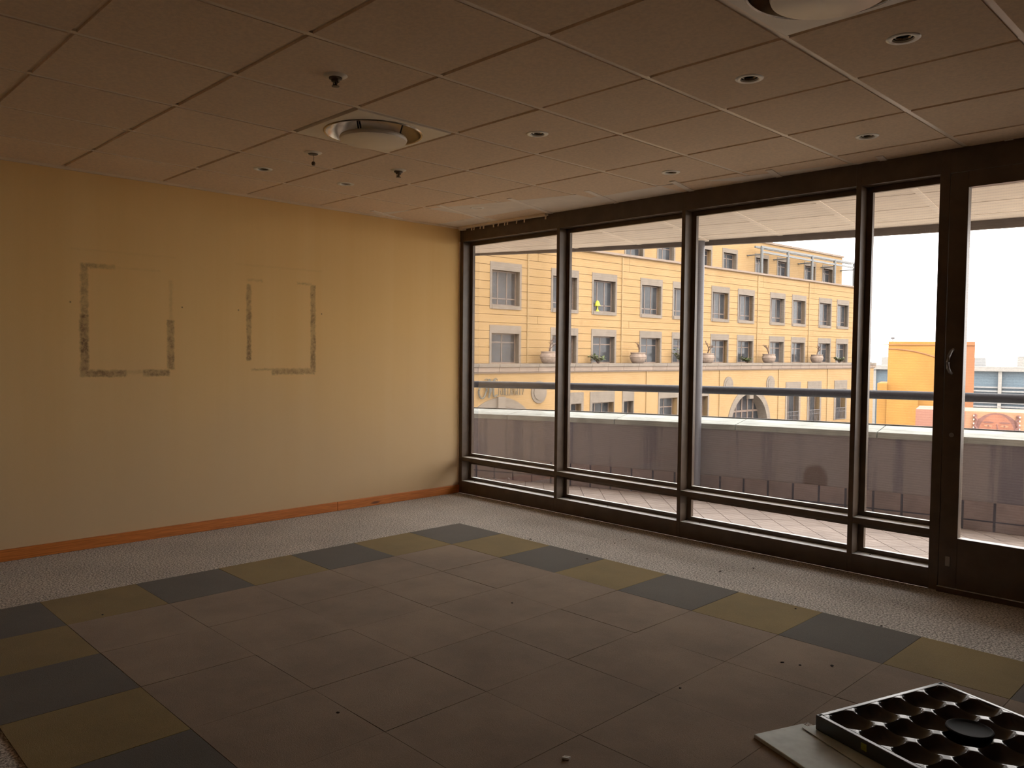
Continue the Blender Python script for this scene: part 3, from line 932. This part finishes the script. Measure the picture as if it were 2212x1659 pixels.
p1m, p2m = pane_mesh(1.0, 3.90, 5.77), pane_mesh(1.0, 0.78, 2.40)
for c in C1:
    link('window_surround', s1m, bld, (c, 0, 0)); link('window_surround', s2m, bld, (c, 0, 0))
    w = link('window', w1m, bld, (c, 0, 0)); link('pane', p1m, w)
    w = link('window', w2m, bld, (c, 0, 0)); link('pane', p2m, w)

# --- set-back top storey
YT = 1.45
rowt = [(c - .87, c + .87, 7.53, 8.98) for c in C1]
wall_with_openings(S0, 41.9, 7.53, 10.22, YT, YT + .5, rowt).build('top_storey_wall', M['stone'], bld)
piece('parapet_cap', bld, S0, 42.02, YT - .10, YT + .6, 10.20, 10.36, M['grey_stone2'])
stm = surround('window_surround', 1.02, .87, 7.53, 9.30, 7.53, 8.98, sill=False)
wtm = win_mesh(.87, 7.53, 8.98, (0.0,), (8.6,))
ptm = pane_mesh(.87, 7.53, 8.98)
for c in C1:
    link('window_surround', stm, bld, (c, YT, 0))
    w = link('window', wtm, bld, (c, YT, 0)); link('pane', ptm, w)
# solid body behind everything
piece('body', bld, S0 + .2, 41.8, 0.9, 16, -16, 7.4, M['recess'])
piece('body', bld, S0 + .2, 41.6, YT + .6, 16, 7.4, 10.1, M['stone'])

# --- lower wall, standing 1.5 m forward
YL = -1.5
AC, AR0, AR1 = -3.8, 2.40, 2.85
ops = [(3.64, 4.49, -4.6, -1.47), (5.40, 7.29, -4.6, -1.47), (8.20, 9.09, -4.6, -1.47), (11.67, 13.50, -4.6, -1.40), (15.05, 16.90, -4.6, -1.40),
       (22.1 - 2.85, 22.1 + 2.85, -7.5, AC + 2.85)]
for c in (28.20, 31.54, 36.0): ops.append((c - .88, c + .88, -3.92, -1.40))
wall_with_openings(S0, 42.0, -16, 0.30, YL, YL + .5, ops).build('lower_wall', M['stone'], bld)
def arch(cx, filled):
    n = 28
    pts = [(math.cos(math.pi * i / n), math.sin(math.pi * i / n)) for i in range(n + 1)]
    for i in range(0, n, 2):        # voussoirs
        poly = []
        for k_ in (i, i + 1, i + 2): poly.append((cx + AR1 * pts[k_][0], AC + AR1 * pts[k_][1]))
        for k_ in (i + 2, i + 1, i): poly.append((cx + AR0 * pts[k_][0], AC + AR0 * pts[k_][1]))
        MB().prism(poly, YL - .05, YL + .75).build('voussoir', M['grey_stone'], bld)
    if not filled:
        mb = MB()                      # spandrel corners between arch and wall opening
        for sgn in (-1, 1):
            poly = [(cx + sgn * AR1, AC + AR1)] + [(cx + sgn * AR1 * math.cos(math.pi / 2 * i / 10), AC + AR1 * math.sin(math.pi / 2 * i / 10)) for i in range(11)]
            mb.prism(poly, YL, YL + .5)
        mb.build('spandrel', M['stone'], bld)
        mb = MB().box(cx - AR1, cx - AR0, YL - .05, YL + .75, -7.5, AC).box(cx + AR0, cx + AR1, YL - .05, YL + .75, -7.5, AC)
        mb.build('arch_jamb', M['grey_stone'], bld)
        g = MB()
        for b in (-1.5, -.75, 0, .75, 1.5): g.box(cx + b - .05, cx + b + .05, YL + .62, YL + .70, -7.5, AC + math.sqrt(AR0 ** 2 - b * b))
        g.box(cx - 2.3, cx + 2.3, YL + .62, YL + .70, -2.75, -2.62).box(cx - 2.3, cx + 2.3, YL + .62, YL + .70, -5.0, -4.9)
        gw = g.build('window', M['brown_frame'], bld)
        poly = [(cx + AR0 * q[0], AC + AR0 * q[1]) for q in pts] + [(cx - AR0, -7.5), (cx + AR0, -7.5)]
        MB().prism(poly, YL + .69, YL + .72).build('pane', M['dark_pane'], gw)
    else:
        poly = [(cx + AR0 * q[0], AC + AR0 * q[1]) for q in pts]
        MB().prism(poly, YL - .02, YL + .2).build('tympanum', M['grey_stone'], bld)
        poly = [(cx + 1.9 * q[0], AC + 1.9 * q[1]) for q in pts]
        MB().prism(poly, YL - .045, YL - .02).build('tympanum_panel', M['grey_stone'], bld)
    piece('keystone', bld, cx - .25, cx + .25, YL - .16, YL + .1, AC + AR0 - .35, AC + AR1 + .04, M['grey_stone'])
arch(-1.60, True)
arch(22.10, False)
for c in (-4.35, 1.15, 19.32, 24.85):
    MB().prism([(c + .57 * math.cos(2 * math.pi * i / 32), -.74 + .60 * math.sin(2 * math.pi * i / 32)) for i in range(32)], YL - .05, YL + .05).build('medallion', M['grey_stone'], bld)
    MB().prism([(c + .40 * math.cos(2 * math.pi * i / 32), -.74 + .42 * math.sin(2 * math.pi * i / 32)) for i in range(32)], YL - .085, YL - .05).build('medallion_boss', M['grey_stone'], bld)
def low_window(a, b, oa, ob_, top, otop, bot, nb, cross):
    mb = MB().box(a, b, YL - .04, YL + .5, otop, top).box(a, oa, YL - .04, YL + .5, bot, otop).box(ob_, b, YL - .04, YL + .5, bot, otop)
    mb.build('window_surround', M['grey_stone'], bld)
    g = MB().box(oa, ob_, YL + .36, YL + .42, otop - .08, otop).box(oa, oa + .08, YL + .36, YL + .42, bot, otop).box(ob_ - .08, ob_, YL + .36, YL + .42, bot, otop)
    for k_ in range(1, nb): g.box(oa + (ob_ - oa) * k_ / nb - .03, oa + (ob_ - oa) * k_ / nb + .03, YL + .36, YL + .42, bot, otop)
    for c in cross: g.box(oa, ob_, YL + .36, YL + .42, c - .03, c + .03)
    gw = g.build('window', M['brown_frame'], bld)
    MB().box(oa, ob_, YL + .39, YL + .40, bot, otop).build('pane', M['dark_pane'], gw)
low_window(3.50, 4.67, 3.64, 4.49, -.83, -1.47, -4.6, 1, (-2.4,))
low_window(5.22, 7.35, 5.40, 7.29, -.83, -1.47, -4.6, 3, (-2.4,))
low_window(8.07, 9.15, 8.20, 9.09, -.83, -1.47, -4.6, 1, (-2.4,))
low_window(11.54, 13.64, 11.67, 13.50, -.85, -1.40, -4.6, 2, (-2.0,))
low_window(14.92, 17.03, 15.05, 16.90, -.85, -1.40, -4.6, 2, (-2.0,))
for c in (28.20, 31.54, 36.0):
    low_window(c - 1.12, c + 1.12, c - .88, c + .88, -.66, -1.40, -3.92, 2, ())
    g = MB().box(c - .88, c + .88, YL - .06, YL - .02, -2.96, -2.92).box(c - .88, c + .88, YL - .06, YL - .02, -3.88, -3.84).box(c - .88, c + .88, YL - .05, YL - .03, -3.25, -3.22)
    for k_ in range(9): g.box(c - .86 + k_ * .215 - .015, c - .86 + k_ * .215 + .015, YL - .055, YL - .025, -3.86, -2.94)
    g.build('balconet_railing', M['iron'], bld)
for p in (10.33, 18.25, 26.0, 33.65):
    piece('downpipe', bld, p - .04, p + .04, YL - .06, YL, -9, 0.3, M['pipe'])
piece('corner_pilaster', bld, 41.3, 42.08, YL - .05, YL + .6, -16, 0.30, M['stone'])
# --- cornice blocks and terrace floor
x = S0
k = 0
while x < 42.3:
    x1_ = min(x + 1.4, 42.35)
    piece('cornice_coping', bld, x + .01, x1_ - .01, YL - .20, YL + .5, .625, .78, M['grey_stone'])
    piece('cornice_block', bld, x + .01, x1_ - .01, YL - .14, YL + .4, .375, .615, M['grey_stone2'])
    x = x1_
piece('cornice_bed', bld, S0, 42.25, YL - .08, YL + .4, .30, .372, M['grey_stone2'])
piece('terrace_floor', bld, S0, 41.9, YL + .4, 0.0, .45, .775, M['grey_stone2'])

# --- the sign
sg = empty('building_sign', (0, 0, 0), 0, None)
sg.location = bld.location
sg.rotation_euler = bld.rotation_euler
tag(sg, 'raised silver script lettering MICHELANGELO above the arch of the stone building', 'sign')
YS = YL - .14
def stroke(name, pts, r=0.030):
    # smooth curve through the points
    out = []
    P = [pts[0]] + pts + [pts[-1]]
    for i in range(1, len(P) - 2):
        for k_ in range(8):
            t_ = k_ / 8
            q = []
            for d_ in (0, 1):
                a, b, c, e = P[i - 1][d_], P[i][d_], P[i + 1][d_], P[i + 2][d_]
                q.append(.5 * ((2 * b) + (-a + c) * t_ + (2 * a - 5 * b + 4 * c - e) * t_ ** 2 + (-a + 3 * b - 3 * c + e) * t_ ** 3))
            out.append((q[0], YS, q[1]))
    out.append((pts[-1][0], YS, pts[-1][1]))
    MB().tube(out, r, 6).build(name, M['sign'], sg, True)
for dx in (0.0, 0.045):
    stroke('letter_stroke', [(-2.62 + dx, -.62), (-2.75 + dx, -.30), (-2.95 + dx, -.28), (-3.16 + dx, -.55), (-3.10 + dx, -.85), (-2.92 + dx, -.95), (-2.74 + dx, -.75), (-2.55 + dx, -.20), (-2.45 + dx, .02)])
    stroke('letter_stroke', [(-2.45 + dx, .02), (-2.42 + dx, -.40), (-2.50 + dx, -.93)])
    stroke('letter_stroke', [(-2.50 + dx, -.93), (-2.28 + dx, -.35), (-2.12 + dx, .0), (-2.20 + dx, -.55), (-2.14 + dx, -.88), (-1.95 + dx, -.80)])
stroke('letter_flourish', [(-2.75, -.02), (-2.62, .04), (-2.55, -.05)], .022)
stroke('letter_flourish', [(-2.20, -.06), (-2.02, .05), (-1.90, -.05)], .022)
def glyphs(txt, x0, x1, z0, h):
    n = len(txt)
    # narrow serif capitals drawn with strokes on a unit cell
    S = {'I': [[(.5, 0), (.5, 1)]], 'C': [[(.9, .85), (.5, 1), (.12, .5), (.5, 0), (.9, .15)]], 'H': [[(.12, 0), (.12, 1)], [(.88, 0), (.88, 1)], [(.12, .5), (.88, .5)]],
         'E': [[(.85, 1), (.15, 1), (.15, 0), (.85, 0)], [(.15, .5), (.7, .5)]], 'L': [[(.15, 1), (.15, 0), (.85, 0)]],
         'A': [[(.05, 0), (.5, 1), (.95, 0)], [(.25, .4), (.75, .4)]], 'N': [[(.12, 0), (.12, 1), (.88, 0), (.88, 1)]],
         'G': [[(.9, .85), (.5, 1), (.12, .5), (.5, 0), (.9, .15), (.9, .45), (.6, .45)]], 'O': [[(.5, 1), (.1, .5), (.5, 0), (.9, .5), (.5, 1)]]}
    step = (x1 - x0) / n
    for i, ch in enumerate(txt):
        mb = MB()
        for pl in S[ch]:
            mb.tube([(x0 + (i + .08 + .84 * p) * step, YS, z0 + q * h) for p, q in pl], .020, 6)
        mb.build('letter', M['sign'], sg)
glyphs('ICHELANGELO', -1.90, -.05, -.83, .44)

# --- pergola on the terrace
pg = empty('steel_pergola', bld.location, bld.rotation_euler.z)
tag(pg, 'grey steel pergola frame on the upper terrace of the stone building', 'pergola')
for x in (26.2, 30.08, 34.0, 37.95, 41.6):
    MB().lathe([(.11, 7.53), (.11, 9.58)], 14, (x, .22, 0)).build('post', M['steel'], pg, True)
    MB().tube([(x, .22, 9.02), (x, YT, 9.02)], .05, 8).build('arm', M['steel'], pg, True)
    MB().lathe([(.11, 0), (.11, .05)], 12, (x, YT - .05, 9.0)).build('wall_bracket', M['steel'], pg, True)
for (y, z) in ((.22, 9.58), (.22, 9.20), (.75, 9.62)):
    piece('beam', pg, 26.1, 42.2, y - .06, y + .06, z - .075, z + .075, M['steel'])

# --- pots and plants on the terrace
def flocal(x, y, z):
    a = bld.rotation_euler.z
    return (bld.location.x + x * math.cos(a) - y * math.sin(a), bld.location.y + x * math.sin(a) + y * math.cos(a), z)
def pot(x, label, shrub):
    p = empty('clay_pot', flocal(x, -.85, .775))
    tag(p, label, 'plant pot', 'clay pots on the terrace')
    MB().lathe([(.30, 0), (.42, .10), (.50, .32), (.50, .48), (.44, .58), (.47, .62), (.47, .68), (.40, .68), (.38, .60), (0, .58)], 20, cap=False).build('urn', M['pot'], p, True)
    MB().lathe([(.505, .36), (.525, .38), (.505, .40)], 20, cap=False).build('band', M['pot'], p, True)
    random.seed(int(x * 10))
    tw = MB()
    def branch(a, d_, l_, r_, lev):
        b = a + d_ * l_
        mid = a + d_ * l_ * .5 + Vector((random.uniform(-.04, .04), random.uniform(-.04, .04), 0))
        tw.tube([a, mid, b], [r_, r_ * .8, r_ * .6], 5)
        if lev:
            for _ in range(3):
                nd = (d_ + Vector((random.uniform(-.9, .9), random.uniform(-.9, .9), random.uniform(-.2, .5)))).normalized()
                branch(b if random.random() < .7 else mid, nd, l_ * .68, r_ * .6, lev - 1)
    branch(Vector((0, 0, .58)), Vector((random.uniform(-.3, .3), random.uniform(-.3, .3), 1)).normalized(), .42, .05, 3 if shrub else 2)
    tw.build('bare_branches', M['twig'], p)
pot(2.55, 'clay pot with bare twigs between the first two lower windows', True)
pot(10.30, 'clay pot with a crooked bare stem left of the fourth lower window', False)
pot(17.70, 'clay pot half behind the balcony column', True)
pot(25.70, 'clay pot with spreading twigs right of the balcony column', True)
pot(33.10, 'farthest clay pot near the end of the terrace', True)
def plant(x, h, label):
    p = empty('terrace_shrub', flocal(x, -.75, .775))
    tag(p, label, 'shrub', 'green shrubs on the terrace')
    random.seed(int(x * 13))
    st, lf = MB(), MB()
    for _ in range(12):
        tip = Vector((random.uniform(-.5, .5), random.uniform(-.4, .4), h * random.uniform(.5, 1)))
        st.tube([(tip.x * .1, tip.y * .1, 0), (tip.x * .4, tip.y * .4, tip.z * .6), tip], .012, 5)
        for k_ in range(9):
            q = tip * random.uniform(.35, 1)
            a = random.uniform(0, 6.28); s_ = random.uniform(.16, .28)
            d_ = Vector((math.cos(a), math.sin(a), random.uniform(-.2, .7))) * s_
            e = Vector((-math.sin(a), math.cos(a), .2)) * s_ * .35
            lf.add([q, q + d_ * .5 + e, q + d_, q + d_ * .5 - e], [(0, 1, 2), (0, 2, 3)])
    st.build('stems', M['twig'], p); lf.build('leaves', M['leaf'], p)
plant(6.75, .55, 'low green shrub left of the third lower window')
plant(15.0, .95, 'tall green shrub left of the balcony column')
plant(22.9, .45, 'low green shrub in front of the window right of the column')
plant(37.2, .45, 'green shrub at the far end of the terrace')
# yellow lamp in an upper window
ly = empty('table_lamp', flocal(7.55, .11, 3.90))
tag(ly, 'lime yellow lamp standing in an upper window of the stone building', 'lamp')
MB().lathe([(.19, .33), (.10, .60), (.03, .66), (0, .67)], 14, cap=False).build('shade', M['lamp_yellow'], ly, True)
MB().lathe([(.11, 0), (.10, .05), (.05, .12), (.05, .34)], 12).build('base', M['lamp_yellow'], ly, True)

# ------------------------------------------------------------------ farther buildings to the right
CAMP = Vector(camo.location)
def heading_frame(deg, dist):
    """point at a compass heading (degrees left of +y) and distance, with the angle of a wall facing back"""
    a = math.radians(deg)
    return (CAMP.x - dist * math.sin(a), CAMP.y + dist * math.cos(a)), a
# orange block
(oxy, oa) = heading_frame(17.2, 110.0)
orb = empty('orange_building', (oxy[0], oxy[1], 0), oa)
tag(orb, 'plain sunlit orange and salmon block beyond the balcony door', 'building')
# at 110 m one metre is about 14.3 picture pixels; local x = 0 sits at the block centre
bevelled(MB().box(-5.9, 1.0, 0, 8, -16, 3.2).build('front_block', M['orange'], orb), 0.03)
bevelled(MB().box(1.0, 3.5, 0.02, 8, -16, 3.2).build('side_block', M['orange_side'], orb), 0.03)
bevelled(MB().box(-7.0, -5.9, -0.6, 6, -16, -2.0).build('low_annex', M['orange'], orb), 0.03)
bevelled(MB().box(-5.9, -2.4, -0.8, 0, -16, -3.4).build('low_front', M['orange'], orb), 0.03)
arc = [(-5.9 + i * .27, 2.3 - 1.05 * (i / 20) ** 2) for i in range(21)]
MB().tube([(x, -0.02, z) for x, z in arc], .09, 6).build('arc_moulding', M['arcline'], orb)
MB().box(-6.5, 4.1, -0.15, -0.05, 2.78, 2.86).build('roof_bar', M['arcline'], orb)
MB().tube([(-5.45, .5, 3.1), (-5.45, .5, 3.85)], .04, 6).box(-5.65, -5.25, .4, .6, 3.5, 3.75).build('antenna', M['iron'], orb)
# pink wall with a painted portrait
(mxy, ma) = heading_frame(15.3, 70.0)
mw_ = empty('mural_wall', (mxy[0], mxy[1], 0), ma)
tag(mw_, 'pink wall with a large painted face seen through the door', 'wall')
MB().box(-4.0, -0.6, 0, 5, -16, -2.75).build('plain_side', M['pink'], mw_)
MB().box(-0.6, 9.0, 0.02, 5, -16, -2.75).build('painted_side', M['mural_bg'], mw_)
def blob(name, cx, cz, rx, rz, y, m_, n=24, p0=0.0, p1=2 * math.pi):
    MB().prism([(cx + rx * math.cos(p0 + (p1 - p0) * i / n), cz + rz * math.sin(p0 + (p1 - p0) * i / n)) for i in range(n)], y - .01, y + .02).build(name, m_, mw_)
FXc, FZc = 1.45, -4.16
blob('painted_hair', FXc, FZc - .3, 1.62, 1.65, -.01, M['mural_dark'])
blob('painted_face', FXc, FZc - .45, 1.22, 1.7, -.03, M['mural_skin'])
for sgn in (-1, 1):
    blob('painted_brow', FXc + sgn * .52, FZc + .62, .36, .07, -.05, M['mural_dark'])
    blob('painted_eye', FXc + sgn * .52, FZc + .36, .26, .08, -.05, M['mural_bg'])
    blob('painted_iris', FXc + sgn * .52, FZc + .36, .07, .07, -.065, M['mural_dark'])
    MB().tube([(FXc + sgn * (1.35 + .08 * math.sin(i * 2.1)), -.06, FZc + 1.2 - i * .22) for i in range(16)], .12, 6).build('painted_braid', M['mural_dark'], mw_)
    for i in range(10): blob('painted_bead', FXc + sgn * 1.48, FZc + 1.1 - i * .3, .05, .07, -.16, M['mural_white'], 10)
MB().tube([(FXc + .04, -.04, FZc + .5), (FXc + .14, -.05, FZc - .2), (FXc - .16, -.05, FZc - .28)], .05, 6).build('painted_nose', M['mural_dark'], mw_)
blob('painted_mouth', FXc, FZc - .75, .42, .14, -.05, M['arcline'])
# distant office blocks
def office(deg, dist, x0, x1, top, label, seed):
    (xy, a) = heading_frame(deg, dist)
    o = empty('office_block', (xy[0], xy[1], 0), a)
    tag(o, label, 'building', 'distant office blocks')
    MB().box(x0, x1, 0, 20, -16, top - .5).build('glazed_body', M['far_glass'], o)
    MB().box(x0 - .6, x1 + .6, -1.0, 20, top - .5, top + .25).build('roof_slab', M['far_white'], o)
    sl = MB()
    for k_ in range(12): sl.box(x0, x1 - (x1 - x0) * .25, -.5, -.2, top - 3.2 - k_ * .62, top - 2.95 - k_ * .62)
    tag(sl.build('louvre_slats', M['far_slat'], o), kind='stuff')
    for k_ in range(5): MB().box(x0 + (x1 - x0) * k_ / 4 - .25, x0 + (x1 - x0) * k_ / 4 + .25, -.7, 0, -16, top - .5).build('pier', M['far_white'], o)
    random.seed(seed)
    for k_ in range(4):
        q = x0 + (x1 - x0) * (k_ + .3) / 4
        MB().box(q, q + random.uniform(1.5, 3.5), 3, 7, top + .25, top + random.uniform(.8, 2.0)).build('roof_plant', M['far_white'] if k_ % 2 else M['far_slat'], o)
    return o
office(22.6, 165, -9, 9, -0.6, 'grey louvred office block left of the orange building', 3)
office(11.8, 150, -13, 16, -0.4, 'grey glass office block right of the orange building', 5)
tb = empty('terrace_building', (*heading_frame(12.0, 90.0)[0], 0), math.radians(12.0))
tag(tb, 'low white terrace roof just above the handrail at the door', 'building')
MB().box(-3.5, 14, 0, 10, -16, -4.4).build('terrace_block', M['far_white'], tb)
MB().box(-3.5, 14, -.1, 0, -3.9, -3.75).build('terrace_rail', M['far_slat'], tb)
for k_ in range(8): MB().box(-3.4 + k_ * 2.4, -3.3 + k_ * 2.4, -.1, 0, -4.4, -3.8).build('terrace_post', M['far_slat'], tb)

# dry leaves blown into the far end of the balcony
random.seed(21)
lv = MB()
for _ in range(170):
    x, y = -0.90 + random.gauss(0, .20), 1.18 + random.gauss(0, .09)
    z = BZ + abs(random.gauss(0, .035)) + .004
    a = random.uniform(0, 6.28); l_ = random.uniform(.025, .05); w_ = l_ * .4
    d_ = Vector((math.cos(a), math.sin(a), random.uniform(-.3, .5))) * l_
    e = Vector((-math.sin(a), math.cos(a), random.uniform(-.4, .4))) * w_
    q = Vector((x, y, z))
    lv.add([q - d_, q + e, q + d_, q - e], [(0, 1, 2), (0, 2, 3)])
M['dry_leaf'] = mat('dry_grey_leaf', (0.17, 0.15, 0.14), 0.9, var=0.5, scale=25)
tag(lv.build('leaf_litter', M['dry_leaf']), 'dry leaf litter blown into the far end of the balcony', 'leaves', kind='stuff')
